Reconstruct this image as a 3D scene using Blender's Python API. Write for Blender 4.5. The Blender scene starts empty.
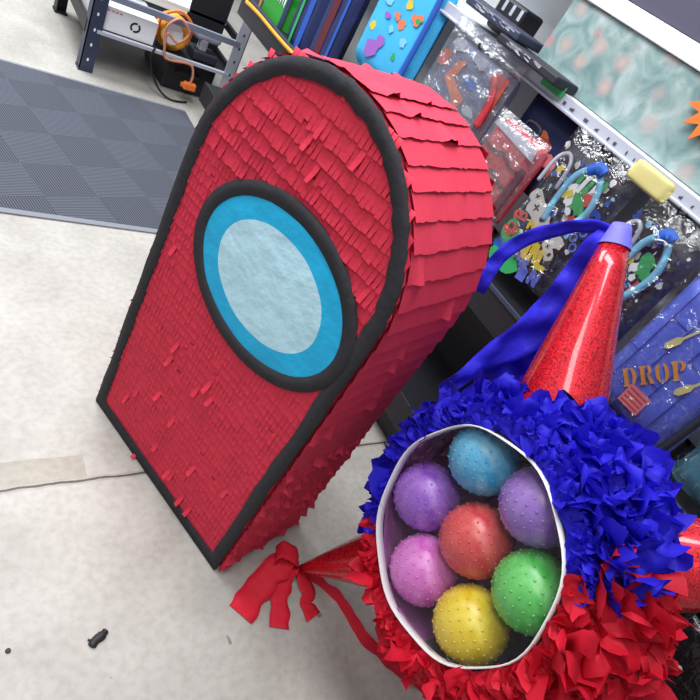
import bpy, bmesh, math, random
from math import sin, cos, pi, sqrt, atan2
from mathutils import Vector as V, Matrix, noise
random.seed(7)
S = bpy.context.scene
COL = S.collection
rnd = random.uniform
# ---------------------------------------------------------------- camera
RX = V((0.7682, -0.4362, 0.4685)); RD = V((0.0068, -0.7263, -0.6873)); RF = V((0.6402, 0.5312, -0.555))
RX.normalize(); RF = (RF - RF.dot(RX)*RX).normalized(); RD = RF.cross(RX).normalized()
CAM = V((0, 0, 1.5)); FPX = 594.95
UP = -RD
cd = bpy.data.cameras.new('camera'); co = bpy.data.objects.new('camera', cd); COL.objects.link(co)
m3 = Matrix((RX, UP, -RF)).transposed()
co.matrix_world = Matrix.Translation(CAM) @ m3.to_4x4()
cd.sensor_width = 36; cd.lens = 36*FPX/700; cd.clip_start = .02
S.camera = co
def ray(px): return RX*((px[0]-350)/FPX) + RD*((px[1]-350)/FPX) + RF
def atx(px, x): d = ray(px); return CAM + d*(x/d.x)
def aty(px, y): d = ray(px); return CAM + d*(y/d.y)
def atz(px, z=0.): d = ray(px); return CAM + d*((z-1.5)/d.z)
# ---------------------------------------------------------------- materials
def lin(h):
    h = h.lstrip('#'); o = []
    for i in (0, 2, 4):
        c = int(h[i:i+2], 16)/255; o.append(c/12.92 if c <= .04045 else ((c+.055)/1.055)**2.4)
    return (*o, 1)
def newmat(name):
    m = bpy.data.materials.new(name); m.use_nodes = True
    nt = m.node_tree; b = nt.nodes['Principled BSDF']; return m, nt, b
def mat(name, h, rough=.6, metal=0., spec=.5, noise_amt=0., noise_scale=20., bump=0., bump_scale=200., emit=None, sss=0., coat=0., dist=.004):
    m, nt, b = newmat(name)
    N = nt.nodes; L = nt.links
    b.inputs['Base Color'].default_value = lin(h); b.inputs['Roughness'].default_value = rough
    b.inputs['Metallic'].default_value = metal; b.inputs['Specular IOR Level'].default_value = spec
    if coat: b.inputs['Coat Weight'].default_value = coat; b.inputs['Coat Roughness'].default_value = .12
    tc = N.new('ShaderNodeTexCoord')
    if noise_amt:
        n = N.new('ShaderNodeTexNoise'); n.inputs['Scale'].default_value = noise_scale; n.inputs['Detail'].default_value = 5
        L.new(tc.outputs['Object'], n.inputs['Vector'])
        mx = N.new('ShaderNodeMix'); mx.data_type = 'RGBA'
        c = lin(h); mx.inputs[6].default_value = (*[max(0, x*(1-noise_amt)) for x in c[:3]], 1)
        mx.inputs[7].default_value = (*[min(1, x*(1+noise_amt)) for x in c[:3]], 1)
        L.new(n.outputs['Fac'], mx.inputs[0]); L.new(mx.outputs[2], b.inputs['Base Color'])
    if bump:
        n2 = N.new('ShaderNodeTexNoise'); n2.inputs['Scale'].default_value = bump_scale; n2.inputs['Detail'].default_value = 4
        L.new(tc.outputs['Object'], n2.inputs['Vector'])
        bp = N.new('ShaderNodeBump'); bp.inputs['Strength'].default_value = bump; bp.inputs['Distance'].default_value = dist
        L.new(n2.outputs['Fac'], bp.inputs['Height']); L.new(bp.outputs['Normal'], b.inputs['Normal'])
    return m
def clear(name, amt=.12, rough=.12, tint='#ffffff', veil=0., fr=.5):
    m = bpy.data.materials.new(name); m.use_nodes = True; nt = m.node_tree; N = nt.nodes; L = nt.links
    for n in list(N): N.remove(n)
    o = N.new('ShaderNodeOutputMaterial'); t = N.new('ShaderNodeBsdfTransparent'); g = N.new('ShaderNodeBsdfGlossy')
    t.inputs['Color'].default_value = lin(tint)
    g.inputs['Roughness'].default_value = rough; g.inputs['Color'].default_value = (.95, .97, 1, 1)
    lw = N.new('ShaderNodeLayerWeight'); lw.inputs['Blend'].default_value = .35
    ma = N.new('ShaderNodeMath'); ma.operation = 'MULTIPLY_ADD'; ma.inputs[1].default_value = fr; ma.inputs[2].default_value = amt; ma.use_clamp = True
    L.new(lw.outputs['Fresnel'], ma.inputs[0])
    tc = N.new('ShaderNodeTexCoord'); nz = N.new('ShaderNodeTexNoise'); nz.inputs['Scale'].default_value = 28; nz.inputs['Detail'].default_value = 3; nz.inputs['Distortion'].default_value = 1.2
    L.new(tc.outputs['Object'], nz.inputs['Vector'])
    bp = N.new('ShaderNodeBump'); bp.inputs['Strength'].default_value = .6; bp.inputs['Distance'].default_value = .02
    L.new(nz.outputs['Fac'], bp.inputs['Height']); L.new(bp.outputs['Normal'], g.inputs['Normal'])
    mx = N.new('ShaderNodeMixShader'); L.new(ma.outputs[0], mx.inputs[0]); L.new(t.outputs[0], mx.inputs[1]); L.new(g.outputs[0], mx.inputs[2])
    last = mx
    if veil:
        d = N.new('ShaderNodeBsdfDiffuse'); d.inputs['Color'].default_value = (.8, .85, .9, 1)
        m2 = N.new('ShaderNodeMixShader'); m2.inputs[0].default_value = veil
        L.new(mx.outputs[0], m2.inputs[1]); L.new(d.outputs[0], m2.inputs[2]); last = m2
    L.new(last.outputs[0], o.inputs[0]); return m
M = {}
M['red'] = mat('red_crepe', '#d3354c', .75, spec=.2, noise_amt=.14, noise_scale=14, bump=.5, bump_scale=90, dist=.003)
M['redside'] = mat('red_crepe_side', '#d93f56', .75, spec=.2, noise_amt=.12, noise_scale=25, bump=.35, bump_scale=120, dist=.002)
M['black'] = mat('black_crepe', '#343338', .8, spec=.2, noise_amt=.2, noise_scale=30, bump=.6, bump_scale=60, dist=.004)
M['pale'] = mat('pale_blue_tissue', '#bce4f4', .65, spec=.3, noise_amt=.08, noise_scale=9, bump=.7, bump_scale=18, dist=.012)
M['cyan'] = mat('blue_tissue', '#1fb2e4', .65, spec=.3, noise_amt=.08, noise_scale=12, bump=.6, bump_scale=18, dist=.010)
def tissue(name, h, tr=.35):
    m = mat(name, h, .6, spec=.3, noise_amt=.18, noise_scale=22, bump=.4, bump_scale=55, dist=.004); nt = m.node_tree; N = nt.nodes; L = nt.links
    t = N.new('ShaderNodeBsdfTranslucent'); t.inputs['Color'].default_value = lin(h)
    mx = N.new('ShaderNodeMixShader'); mx.inputs[0].default_value = tr
    L.new(N['Principled BSDF'].outputs[0], mx.inputs[1]); L.new(t.outputs[0], mx.inputs[2]); L.new(mx.outputs[0], N['Material Output'].inputs[0]); return m
M['tred'] = tissue('red_tissue', '#d81c36')
M['tblue'] = tissue('blue_tissue_paper', '#2b22d2')
M['ribbon'] = mat('blue_crepe_ribbon', '#2a24cc', .6, spec=.3, noise_amt=.2, noise_scale=14, bump=.5, bump_scale=50)
M['cap'] = mat('violet_blue_paper', '#6f6be8', .6)
M['rib_red'] = mat('red_crepe_ribbon', '#cc1f34', .7, spec=.25, noise_amt=.15, noise_scale=20, bump=.4, bump_scale=60)
M['card'] = mat('grey_cardboard', '#7d7580', .8)
M['foil'] = mat('pink_foil', '#d987d6', .35, metal=.15, noise_amt=.4, noise_scale=8, bump=.5, bump_scale=25, dist=.01)
M['white_rim'] = mat('white_tape', '#e9e6ea', .5)
M['steel'] = mat('dark_blue_steel', '#3b4258', .45, metal=.2, noise_amt=.15, noise_scale=15)
M['steel_lt'] = mat('light_blue_grey_steel', '#8f97ab', .4, metal=.3)
M['steel_pale'] = mat('pale_grey_steel', '#c3c8d6', .4, metal=.2)
M['blk'] = mat('black_metal', '#1c1b22', .5, noise_amt=.15)
M['blkplastic'] = mat('black_gloss_plastic', '#131418', .22, bump=.6, bump_scale=22, dist=.02)
M['white'] = mat('white_laminate', '#eef0f2', .5)
M['header'] = mat('dark_grey_board', '#4b4a5e', .6, noise_amt=.06, noise_scale=60)
M['yellow'] = mat('yellow_print', '#d9c33c', .5)
M['paleyellow'] = mat('pale_yellow_card', '#d3cb86', .5, noise_amt=.08)
M['orange'] = mat('orange_plastic', '#ef7b33', .45)
M['amber'] = mat('amber_plastic', '#f3a92e', .45)
M['green'] = mat('green_print', '#2fa35a', .5)
M['grn2'] = mat('bright_green_print', '#2f9a35', .5)
M['sky'] = mat('sky_blue_fabric', '#3fb2ea', .6, noise_amt=.12, noise_scale=10)
M['skyp'] = mat('sky_blue_strap', '#7cc4e6', .5)
M['midblue'] = mat('mid_blue_fabric', '#1d55b5', .6)
M['navy'] = mat('navy_fabric', '#1f2b5c', .6, noise_amt=.2, noise_scale=14)
M['dark'] = mat('charcoal_fabric', '#21232f', .6, noise_amt=.3, noise_scale=25)
M['planks'] = mat('blue_plank_print', '#5a6fd6', .5, noise_amt=.18, noise_scale=9)
M['plankline'] = mat('plank_seam_print', '#323d8c', .6)
M['gold'] = mat('orange_gold_print', '#d99438', .5, noise_amt=.15, noise_scale=30)
M['teal'] = mat('teal_fabric', '#4b8296', .6, noise_amt=.18, noise_scale=8)
M['pink'] = mat('pink_print', '#d98088', .5)
M['purple'] = mat('purple_print', '#9a62c0', .5)
M['slate'] = mat('slate_blue_fabric', '#6a7092', .55, noise_amt=.2, noise_scale=12)
M['redfab'] = mat('red_fabric', '#c2303f', .5, noise_amt=.15, noise_scale=15)
M['maroon'] = mat('maroon_fabric', '#5e1824', .6, noise_amt=.2)
M['silver'] = mat('silver_grey_plastic', '#b9bccb', .3, noise_amt=.15, noise_scale=25, bump=.4, bump_scale=30, dist=.01)
M['grey'] = mat('light_grey_print', '#c9c9c4', .5)
M['printred'] = mat('red_print', '#c24a3c', .5)
M['printorange'] = mat('orange_print', '#e07a52', .5)
M['violet'] = mat('periwinkle_print', '#5566c8', .5)
M['clear'] = clear('clear_plastic', .10, .12, fr=.35)
M['clearv'] = clear('cloudy_plastic', .14, .16, veil=.06)
M['film'] = clear('window_film', .015, .10, fr=.22)
M['cord_blk'] = mat('black_cord', '#17171c', .5)
M['cord_or'] = mat('faded_orange_cord', '#cf8a70', .5)
M['scrap'] = mat('black_rubber_scrap', '#1d1c20', .6)
# holographic red foil with a fine sequin grain
def foilmat():
    m, nt, b = newmat('red_hologram_foil'); N = nt.nodes; L = nt.links
    b.inputs['Metallic'].default_value = .5; b.inputs['Roughness'].default_value = .28; b.inputs['Coat Weight'].default_value = .9; b.inputs['Coat Roughness'].default_value = .07
    tc = N.new('ShaderNodeTexCoord'); v = N.new('ShaderNodeTexVoronoi'); v.inputs['Scale'].default_value = 330
    L.new(tc.outputs['Object'], v.inputs['Vector'])
    cr = N.new('ShaderNodeValToRGB'); cr.color_ramp.elements[0].position = .1; cr.color_ramp.elements[0].color = lin('#a00c20'); cr.color_ramp.elements[1].position = .85; cr.color_ramp.elements[1].color = lin('#ee1c30')
    sep = N.new('ShaderNodeSeparateColor'); L.new(v.outputs['Color'], sep.inputs[0]); L.new(sep.outputs[0], cr.inputs[0])
    L.new(cr.outputs[0], b.inputs['Base Color'])
    mr = N.new('ShaderNodeMapRange'); mr.inputs['To Min'].default_value = .18; mr.inputs['To Max'].default_value = .5
    L.new(sep.outputs[1], mr.inputs['Value']); L.new(mr.outputs[0], b.inputs['Roughness'])
    bp = N.new('ShaderNodeBump'); bp.inputs['Strength'].default_value = .35; bp.inputs['Distance'].default_value = .003
    L.new(sep.outputs[2], bp.inputs['Height']); L.new(bp.outputs['Normal'], b.inputs['Normal'])
    return m
M['holo'] = foilmat()
def ballmat(name, h, h2):
    m, nt, b = newmat(name); N = nt.nodes; L = nt.links
    b.inputs['Roughness'].default_value = .3; b.inputs['Specular IOR Level'].default_value = .5
    b.inputs['Subsurface Weight'].default_value = .25; b.inputs['Subsurface Radius'].default_value = (.04, .04, .04); b.inputs['Subsurface Scale'].default_value = .3
    tc = N.new('ShaderNodeTexCoord'); n = N.new('ShaderNodeTexNoise'); n.inputs['Scale'].default_value = 14; n.inputs['Detail'].default_value = 5; n.inputs['Distortion'].default_value = 1.5
    L.new(tc.outputs['Object'], n.inputs['Vector'])
    mx = N.new('ShaderNodeMix'); mx.data_type = 'RGBA'; mx.inputs[6].default_value = lin(h); mx.inputs[7].default_value = lin(h2)
    mr = N.new('ShaderNodeMapRange'); mr.inputs['From Min'].default_value = .35; mr.inputs['From Max'].default_value = .7
    L.new(n.outputs['Fac'], mr.inputs['Value']); L.new(mr.outputs[0], mx.inputs[0]); L.new(mx.outputs[2], b.inputs['Base Color'])
    return m
def floormat():
    m, nt, b = newmat('sealed_concrete'); N = nt.nodes; L = nt.links
    geo = N.new('ShaderNodeNewGeometry'); P = geo.outputs['Position']
    def nz(scale, det=6, dis=0.):
        n = N.new('ShaderNodeTexNoise'); n.inputs['Scale'].default_value = scale; n.inputs['Detail'].default_value = det; n.inputs['Distortion'].default_value = dis
        L.new(P, n.inputs['Vector']); return n.outputs['Fac']
    def ramp(v, a, ca, b_, cb):
        r = N.new('ShaderNodeValToRGB'); r.color_ramp.elements[0].position = a; r.color_ramp.elements[0].color = ca
        r.color_ramp.elements[1].position = b_; r.color_ramp.elements[1].color = cb; L.new(v, r.inputs[0]); return r.outputs[0]
    def mul(c1, c2):
        x = N.new('ShaderNodeMix'); x.data_type = 'RGBA'; x.blend_type = 'MULTIPLY'; x.inputs[0].default_value = 1
        L.new(c1, x.inputs[6]); L.new(c2, x.inputs[7]); return x.outputs[2]
    def mth(op, a, bb=None):
        q = N.new('ShaderNodeMath'); q.operation = op
        for i, z in enumerate((a, bb)):
            if z is None: continue
            if isinstance(z, (int, float)): q.inputs[i].default_value = z
            else: L.new(z, q.inputs[i])
        return q.outputs[0]
    base = ramp(nz(3.5, 8, .6), .3, lin('#a5a19b'), .72, lin('#bbb8b2'))
    c = mul(base, ramp(nz(45, 6), .32, (.86, .85, .83, 1), .6, (1, 1, 1, 1)))
    c = mul(c, ramp(nz(7, 3, 1.), .68, (1, 1, 1, 1), .8, (.84, .82, .78, 1)))
    c = mul(c, ramp(nz(16, 2, .4), .76, (1, 1, 1, 1), .79, (.5, .48, .46, 1)))
    sp = N.new('ShaderNodeSeparateXYZ'); L.new(P, sp.inputs[0]); X, Y = sp.outputs[0], sp.outputs[1]
    # control joint across the slab of concrete
    wob = mth('MULTIPLY', mth('SUBTRACT', nz(12, 3), .5), .016)
    d = mth('ABSOLUTE', mth('SUBTRACT', mth('ADD', Y, wob), .93))
    jl = mth('LESS_THAN', d, .0035)
    c = mul(c, ramp(jl, 0., (1, 1, 1, 1), 1., (.2, .19, .18, 1)))
    c = mul(c, ramp(mth('LESS_THAN', d, .010), 0., (1, 1, 1, 1), 1., (.84, .82, .8, 1)))
    # repaired strip beside the joint
    k = mth('MULTIPLY', mth('LESS_THAN', X, .5), mth('MULTIPLY', mth('GREATER_THAN', Y, .94), mth('LESS_THAN', mth('ADD', Y, wob), 1.015)))
    c = mul(c, ramp(k, 0., (1, 1, 1, 1), 1., (.80, .77, .71, 1)))
    L.new(c, b.inputs['Base Color'])
    L.new(ramp(nz(9), .3, (.38, .38, .38, 1), .7, (.55, .55, .55, 1)), b.inputs['Roughness'])
    bp = N.new('ShaderNodeBump'); bp.inputs['Strength'].default_value = .15; bp.inputs['Distance'].default_value = .003
    L.new(nz(60), bp.inputs['Height']); L.new(bp.outputs['Normal'], b.inputs['Normal'])
    return m
def mattile():
    m, nt, b = newmat('ribbed_carpet_tile'); N = nt.nodes; L = nt.links
    b.inputs['Roughness'].default_value = .85; b.inputs['Specular IOR Level'].default_value = .25
    geo = N.new('ShaderNodeNewGeometry')
    mp = N.new('ShaderNodeMapping'); L.new(geo.outputs['Position'], mp.inputs[0]); mp.inputs['Rotation'].default_value = (0, 0, math.radians(-15)); mp.inputs['Location'].default_value = (.02, .07, .05)
    ck = N.new('ShaderNodeTexChecker'); ck.inputs['Scale'].default_value = 1/.235; L.new(mp.outputs[0], ck.inputs[0])
    w1 = N.new('ShaderNodeTexWave'); w1.bands_direction = 'X'; w1.inputs['Scale'].default_value = 30; w1.inputs['Distortion'].default_value = .3; L.new(mp.outputs[0], w1.inputs[0])
    w2 = N.new('ShaderNodeTexWave'); w2.bands_direction = 'Y'; w2.inputs['Scale'].default_value = 30; w2.inputs['Distortion'].default_value = .3; L.new(mp.outputs[0], w2.inputs[0])
    mx = N.new('ShaderNodeMix'); L.new(ck.outputs['Fac'], mx.inputs[0]); L.new(w1.outputs['Fac'], mx.inputs[2]); L.new(w2.outputs['Fac'], mx.inputs[3])
    r1 = N.new('ShaderNodeMix'); r1.data_type = 'RGBA'; r1.inputs[6].default_value = lin('#383b43'); r1.inputs[7].default_value = lin('#686c78'); L.new(mx.outputs[0], r1.inputs[0])
    r2 = N.new('ShaderNodeMix'); r2.data_type = 'RGBA'; r2.inputs[6].default_value = (.86, .86, .88, 1); r2.inputs[7].default_value = (1., 1., 1.03, 1); L.new(ck.outputs['Fac'], r2.inputs[0])
    r3 = N.new('ShaderNodeMix'); r3.data_type = 'RGBA'; r3.blend_type = 'MULTIPLY'; r3.inputs[0].default_value = 1; L.new(r1.outputs[2], r3.inputs[6]); L.new(r2.outputs[2], r3.inputs[7])
    L.new(r3.outputs[2], b.inputs['Base Color'])
    bp = N.new('ShaderNodeBump'); bp.inputs['Strength'].default_value = .6; bp.inputs['Distance'].default_value = .004; L.new(mx.outputs[0], bp.inputs['Height']); L.new(bp.outputs['Normal'], b.inputs['Normal'])
    return m
def floral():
    m, nt, b = newmat('faded_floral_print'); N = nt.nodes; L = nt.links
    b.inputs['Roughness'].default_value = .3; b.inputs['Coat Weight'].default_value = .4
    geo = N.new('ShaderNodeNewGeometry'); P = geo.outputs['Position']
    n = N.new('ShaderNodeTexNoise'); n.inputs['Scale'].default_value = 11; n.inputs['Detail'].default_value = 5; n.inputs['Distortion'].default_value = 1.0; L.new(P, n.inputs[0])
    r = N.new('ShaderNodeValToRGB'); e = r.color_ramp.elements; e[0].position = .32; e[0].color = lin('#68898c'); e[1].position = .68; e[1].color = lin('#b2c2c3')
    x = e.new(.48); x.color = lin('#8aa3a1'); L.new(n.outputs['Fac'], r.inputs[0])
    v = N.new('ShaderNodeTexVoronoi'); v.inputs['Scale'].default_value = 11; L.new(P, v.inputs['Vector'])
    lt = N.new('ShaderNodeMapRange'); lt.inputs['From Min'].default_value = .38; lt.inputs['From Max'].default_value = .05; L.new(v.outputs['Distance'], lt.inputs['Value'])
    mx = N.new('ShaderNodeMix'); mx.data_type = 'RGBA'; L.new(lt.outputs[0], mx.inputs[0]); L.new(r.outputs[0], mx.inputs[6]); mx.inputs[7].default_value = lin('#bfaaa5')
    v2 = N.new('ShaderNodeTexVoronoi'); v2.inputs['Scale'].default_value = 5.5; L.new(P, v2.inputs['Vector'])
    l2 = N.new('ShaderNodeMapRange'); l2.inputs['From Min'].default_value = .15; l2.inputs['From Max'].default_value = .03; L.new(v2.outputs['Distance'], l2.inputs['Value'])
    m2 = N.new('ShaderNodeMix'); m2.data_type = 'RGBA'; L.new(l2.outputs[0], m2.inputs[0]); L.new(mx.outputs[2], m2.inputs[6]); m2.inputs[7].default_value = lin('#d27880')
    L.new(m2.outputs[2], b.inputs['Base Color']); return m
# ---------------------------------------------------------------- mesh helpers
def quad(bm, a, b, c, d, mi=0):
    f = bm.faces.new([bm.verts.new(p) for p in (a, b, c, d)]); f.material_index = mi; return f
def poly(bm, pts, mi=0):
    f = bm.faces.new([bm.verts.new(p) for p in pts]); f.material_index = mi; return f
def box(bm, lo, hi, mi=0, bev=0.):
    r = bmesh.ops.create_cube(bm, size=1.); vs = r['verts']
    lo = V(lo); hi = V(hi)
    for v in vs: v.co = V((lo[i] + (v.co[i]+.5)*(hi[i]-lo[i]) for i in range(3)))
    fs = set(f for v in vs for f in v.link_faces)
    for f in fs: f.material_index = mi
    if bev:
        es = list(set(e for v in vs for e in v.link_edges))
        r = bmesh.ops.bevel(bm, geom=es, offset=bev, segments=2, affect='EDGES', profile=.5)
        for f in r['faces']: f.material_index = mi
def tube(bm, pts, r, n=10, mi=0, cap=True):
    pts = [V(p) for p in pts]; rs = r if isinstance(r, (list, tuple)) else [r]*len(pts); rings = []
    up = V((0, 0, 1))
    for i, p in enumerate(pts):
        t = (pts[min(i+1, len(pts)-1)] - pts[max(i-1, 0)]).normalized()
        a = t.cross(up); a = a if a.length > .05 else t.cross(V((1, 0, 0))); a.normalize(); b = t.cross(a)
        if rings and a.dot(la) < 0: a = -a; b = -b
        la = a
        rings.append([bm.verts.new(p + rs[i]*(cos(2*pi*k/n)*a + sin(2*pi*k/n)*b)) for k in range(n)])
    for A, B in zip(rings, rings[1:]):
        for k in range(n):
            f = bm.faces.new((A[k], A[(k+1) % n], B[(k+1) % n], B[k])); f.material_index = mi; f.smooth = True
    if cap:
        for R_ in (rings[0], rings[-1]):
            f = bm.faces.new(R_); f.material_index = mi
def spline(pts, n=12):
    pts = [V(p) for p in pts]; o = []
    for i in range(len(pts)-1):
        p0, p1, p2, p3 = pts[max(i-1, 0)], pts[i], pts[i+1], pts[min(i+2, len(pts)-1)]
        for k in range(n):
            t = k/n; o.append(.5*((2*p1)+(p2-p0)*t+(2*p0-5*p1+4*p2-p3)*t*t+(3*p1-p0-3*p2+p3)*t**3))
    o.append(pts[-1]); return o
def ribbon(bm, pts, width, side, thick=.0015, wav=.0, n=10, edge=0., seed=0., cols=4, mi=0):
    """paper strip following pts, side = direction of its width, wav = crumple, edge = wavy cut edge"""
    P = spline(pts, n); w = width if isinstance(width, (list, tuple)) else [width]*len(pts)
    rows = []
    for i, p in enumerate(P):
        t = i/(len(P)-1)*(len(w)-1); k = min(int(t), len(w)-2); ww = w[k]+(w[k+1]-w[k])*(t-k)
        tan = (P[min(i+1, len(P)-1)]-P[max(i-1, 0)]).normalized()
        s = side - side.dot(tan)*tan; s.normalize(); nn = tan.cross(s)
        row = []
        for j in range(cols+1):
            u = j/cols-.5
            q = p + s*(u*ww + (edge*noise.noise(p*22+V((seed, j*3., 0))) if j in (0, cols) else 0)) + nn*wav*noise.noise(V((i*.16, j*.55, seed*7.3)))
            row.append(q)
        rows.append(row)
    vv = [[bm.verts.new(q) for q in r] for r in rows]
    for A, B in zip(vv, vv[1:]):
        for j in range(cols):
            f = bm.faces.new((A[j], A[j+1], B[j+1], B[j])); f.smooth = True; f.material_index = mi
def obj(name, bm, ms, root=None, world=True, smooth=False, solid=0.):
    me = bpy.data.meshes.new(name)
    if smooth:
        for f in bm.faces: f.smooth = True
    bmesh.ops.recalc_face_normals(bm, faces=bm.faces) if solid == 0. and smooth == 'fix' else None
    if root is not None and world:
        bmesh.ops.transform(bm, matrix=root.matrix_basis.inverted(), verts=bm.verts)
    elif root is None:
        # put the origin at the base of the mesh
        xs = [v.co for v in bm.verts]; o0 = V((sum(p.x for p in xs)/len(xs), sum(p.y for p in xs)/len(xs), min(p.z for p in xs)))
        bmesh.ops.translate(bm, vec=-o0, verts=bm.verts)
    bm.to_mesh(me); bm.free()
    for m in (ms if isinstance(ms, (list, tuple)) else [ms]): me.materials.append(M[m] if isinstance(m, str) else m)
    o = bpy.data.objects.new(name, me); COL.objects.link(o)
    if root is not None: o.parent = root
    else: o.location = o0
    if solid:
        md = o.modifiers.new('paper', 'SOLIDIFY'); md.thickness = solid; md.offset = 0
    return o
def sub(name, bm, ms, part, **k):
    """sub-part: parented to a part whose own frame equals its thing's frame"""
    root = part.parent; o = obj(name, bm, ms, root, **k); o.parent = part; return o
def thing(name, label, cat, loc=(0, 0, 0), rz=0., group=None):
    o = bpy.data.objects.new(name, None); COL.objects.link(o); o.location = loc; o.rotation_euler = (0, 0, rz)
    o.matrix_basis = Matrix.Translation(loc) @ Matrix.Rotation(rz, 4, 'Z')
    o.empty_display_size = .05
    o['label'] = label; o['category'] = cat
    if group: o['group'] = group
    return o
def tag(o, label, cat, group=None, kind=None):
    o['label'] = label; o['category'] = cat
    if group: o['group'] = group
    if kind: o['kind'] = kind
    return o
def struct(o): o['kind'] = 'structure'; o['label'] = o.name.replace('_', ' '); return o
BM = bmesh.new

# ================================================================ setting
M['floor'] = floormat()
b = BM(); quad(b, (-4, -3, 0), (6, -3, 0), (6, 8, 0), (-4, 8, 0)); o = obj('floor', b, 'floor')
struct(o); o['label'] = 'grey sealed concrete floor with a control joint'
M['tile'] = mattile(); M['matedge'] = mat('grey_rubber_edge', '#7f828c', .8)
b = BM(); box(b, (-2.2, 2.16, 0.), (1.55, 3.44, .008)); t = thing('floor_mat', 'dark grey ribbed carpet tile mat laid on the concrete before the steel shelving', 'mat', (0, 2.8, 0))
obj('carpet_tiles', b, 'tile', t)
b = BM(); box(b, (-2.2, 2.13, 0.), (1.55, 2.16, .007)); box(b, (-2.2, 3.44, 0.), (1.55, 3.46, .007)); obj('edge_strip', b, 'matedge', t)

# ================================================================ steel shelving, top left
sh = thing('steel_shelving', 'low boltless shelving unit with blue-grey steel posts behind the floor mat', 'shelf', (1.4, 4., 0))
X0, X1, Y0, Y1 = .965, 1.80, 3.62, 4.45
def post(x, y, sx, sy, m, top):
    b = BM(); w = .075; tk = .006
    box(b, (min(x, x+sx*w), min(y, y+sy*tk), 0), (max(x, x+sx*w), max(y, y+sy*tk), top))
    box(b, (min(x, x+sx*tk), min(y, y+sy*w), 0), (max(x, x+sx*tk), max(y, y+sy*w), top))
    box(b, (min(x-.005*sx, x+sx*.07), min(y-.006*sy, y+sy*.07), 0), (max(x-.005*sx, x+sx*.07), max(y-.006*sy, y+sy*.07), .012))
    for k in range(int(top/.085)):
        c = V((x+sx*.036, y-sy*.001, .07+k*.085)); n = 8
        poly(b, [c+V((.006*cos(2*pi*i/n), 0, .010*sin(2*pi*i/n))) for i in range(n)], 1)
    obj('post', b, [m, 'white' if m == 'steel' else 'blk'], sh)
post(X0, Y0, 1, 1, 'steel', 1.1); post(X1+.06, Y0, -1, 1, 'steel_pale', 1.1); post(X0, Y1, 1, -1, 'blk', 1.1); post(X1+.06, Y1, -1, -1, 'steel', 1.1)
def beam(a, c, m, nm='beam'):
    b = BM(); box(b, a, c, 0, .002); obj(nm, b, m, sh)
beam((X0+.05, Y0-.004, .225), (X1+.02, Y0+.02, .245), 'steel_pale')
beam((X0+.05, Y0-.004, .415), (X1+.02, Y0+.02, .45), 'steel_lt')
beam((X0+.05, Y1-.02, .225), (X1+.02, Y1+.004, .245), 'blk'); beam((X0+.05, Y1-.02, .415), (X1+.02, Y1+.004, .45), 'steel_lt')
beam((X0-.004, Y0+.04, .20), (X0+.02, Y1-.04, .27), 'blk'); beam((X1+.03, Y0+.04, .20), (X1+.056, Y1-.04, .27), 'blk')
beam((X0-.004, Y0+.04, .41), (X0+.02, Y1-.04, .45), 'blk'); beam((X1+.03, Y0+.04, .41), (X1+.056, Y1-.04, .45), 'blk')
beam((X0+.02, Y0+.02, .232), (X1+.04, Y1-.01, .242), 'blk', 'shelf_board')
beam((X0+.02, Y0+.3, .425), (X1+.04, Y1-.01, .445), 'white', 'shelf_board')
beam((X1-.22, Y0+.30, .245), (X1+.03, Y0+.31, .95), 'blk', 'side_panel')
# white carton with dark ring logo
t = thing('carton', 'white cardboard carton with a dark ring logo on the lower steel shelf', 'box', (1.15, 3.75, .243))
b = BM(); box(b, (.995, 3.66, .243), (1.335, 3.98, .375), 0, .004); body = obj('carton_body', b, 'white', t)
b = BM()
c = V((1.215, 3.658, .31))
for k in range(20):
    a0, a1 = k*2*pi/20, (k+1)*2*pi/20
    if k in (3, 13): continue
    quad(b, c+V((.030*cos(a0), 0, .028*sin(a0))), c+V((.030*cos(a1), 0, .028*sin(a1))), c+V((.019*cos(a1), 0, .017*sin(a1))), c+V((.019*cos(a0), 0, .017*sin(a0))))
obj('ring_logo', b, 'blk', t)
b = BM()
for i in range(5): quad(b, *[V((1.03+i*.022+dx, 3.658, .35+dz)) for dx, dz in ((0, 0), (.016, 0), (.016, .008), (0, .008))])
obj('printed_line', b, 'pink', t)
# orange power tool / work light on the shelf
t = thing('work_light', 'orange and yellow round work light among cords on the steel shelf', 'lamp', (1.45, 3.75, .243))
b = BM(); tube(b, [(1.43, 3.67, .345), (1.43, 3.68, .345), (1.44, 3.72, .345), (1.45, 3.80, .345)], [.07, .098, .10, .085], 28); obj('lamp_housing', b, 'amber', t)
b = BM(); tube(b, [(1.43, 3.665, .345), (1.43, 3.672, .345)], .06, 24); obj('lens', b, 'white', t)
b = BM(); tube(b, spline([(1.34, 3.68, .31), (1.35, 3.68, .42), (1.44, 3.68, .475), (1.53, 3.68, .42), (1.53, 3.68, .31)]), .009, 10); obj('carry_frame', b, 'orange', t)
t = thing('power_drill', 'dark grey power tool with pale battery at right end of lower steel shelf', 'tool', (1.66, 3.73, .243))
b = BM(); box(b, (1.58, 3.66, .243), (1.74, 3.80, .30), 0, .012); obj('battery', b, 'dark', t)
b = BM(); box(b, (1.62, 3.70, .29), (1.67, 3.76, .37), 0, .012); tube(b, [(1.56, 3.73, .385), (1.60, 3.73, .385), (1.71, 3.73, .385), (1.74, 3.73, .385)], [.018, .034, .036, .03], 16); obj('tool_body', b, 'silver', t)
b = BM()
tube(b, spline([(1.37, 3.60, .30), (1.36, 3.595, .40), (1.42, 3.595, .46), (1.49, 3.595, .40), (1.44, 3.595, .33), (1.37, 3.595, .36), (1.385, 3.59, .25), (1.42, 3.585, .225), (1.55, 3.59, .235), (1.585, 3.585, .18), (1.585, 3.585, .125)]), .0075, 10)
t = thing('extension_cord', 'faded orange extension cord looped over the shelf beam with hanging orange plug', 'cord', (1.5, 3.59, .08))
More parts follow.
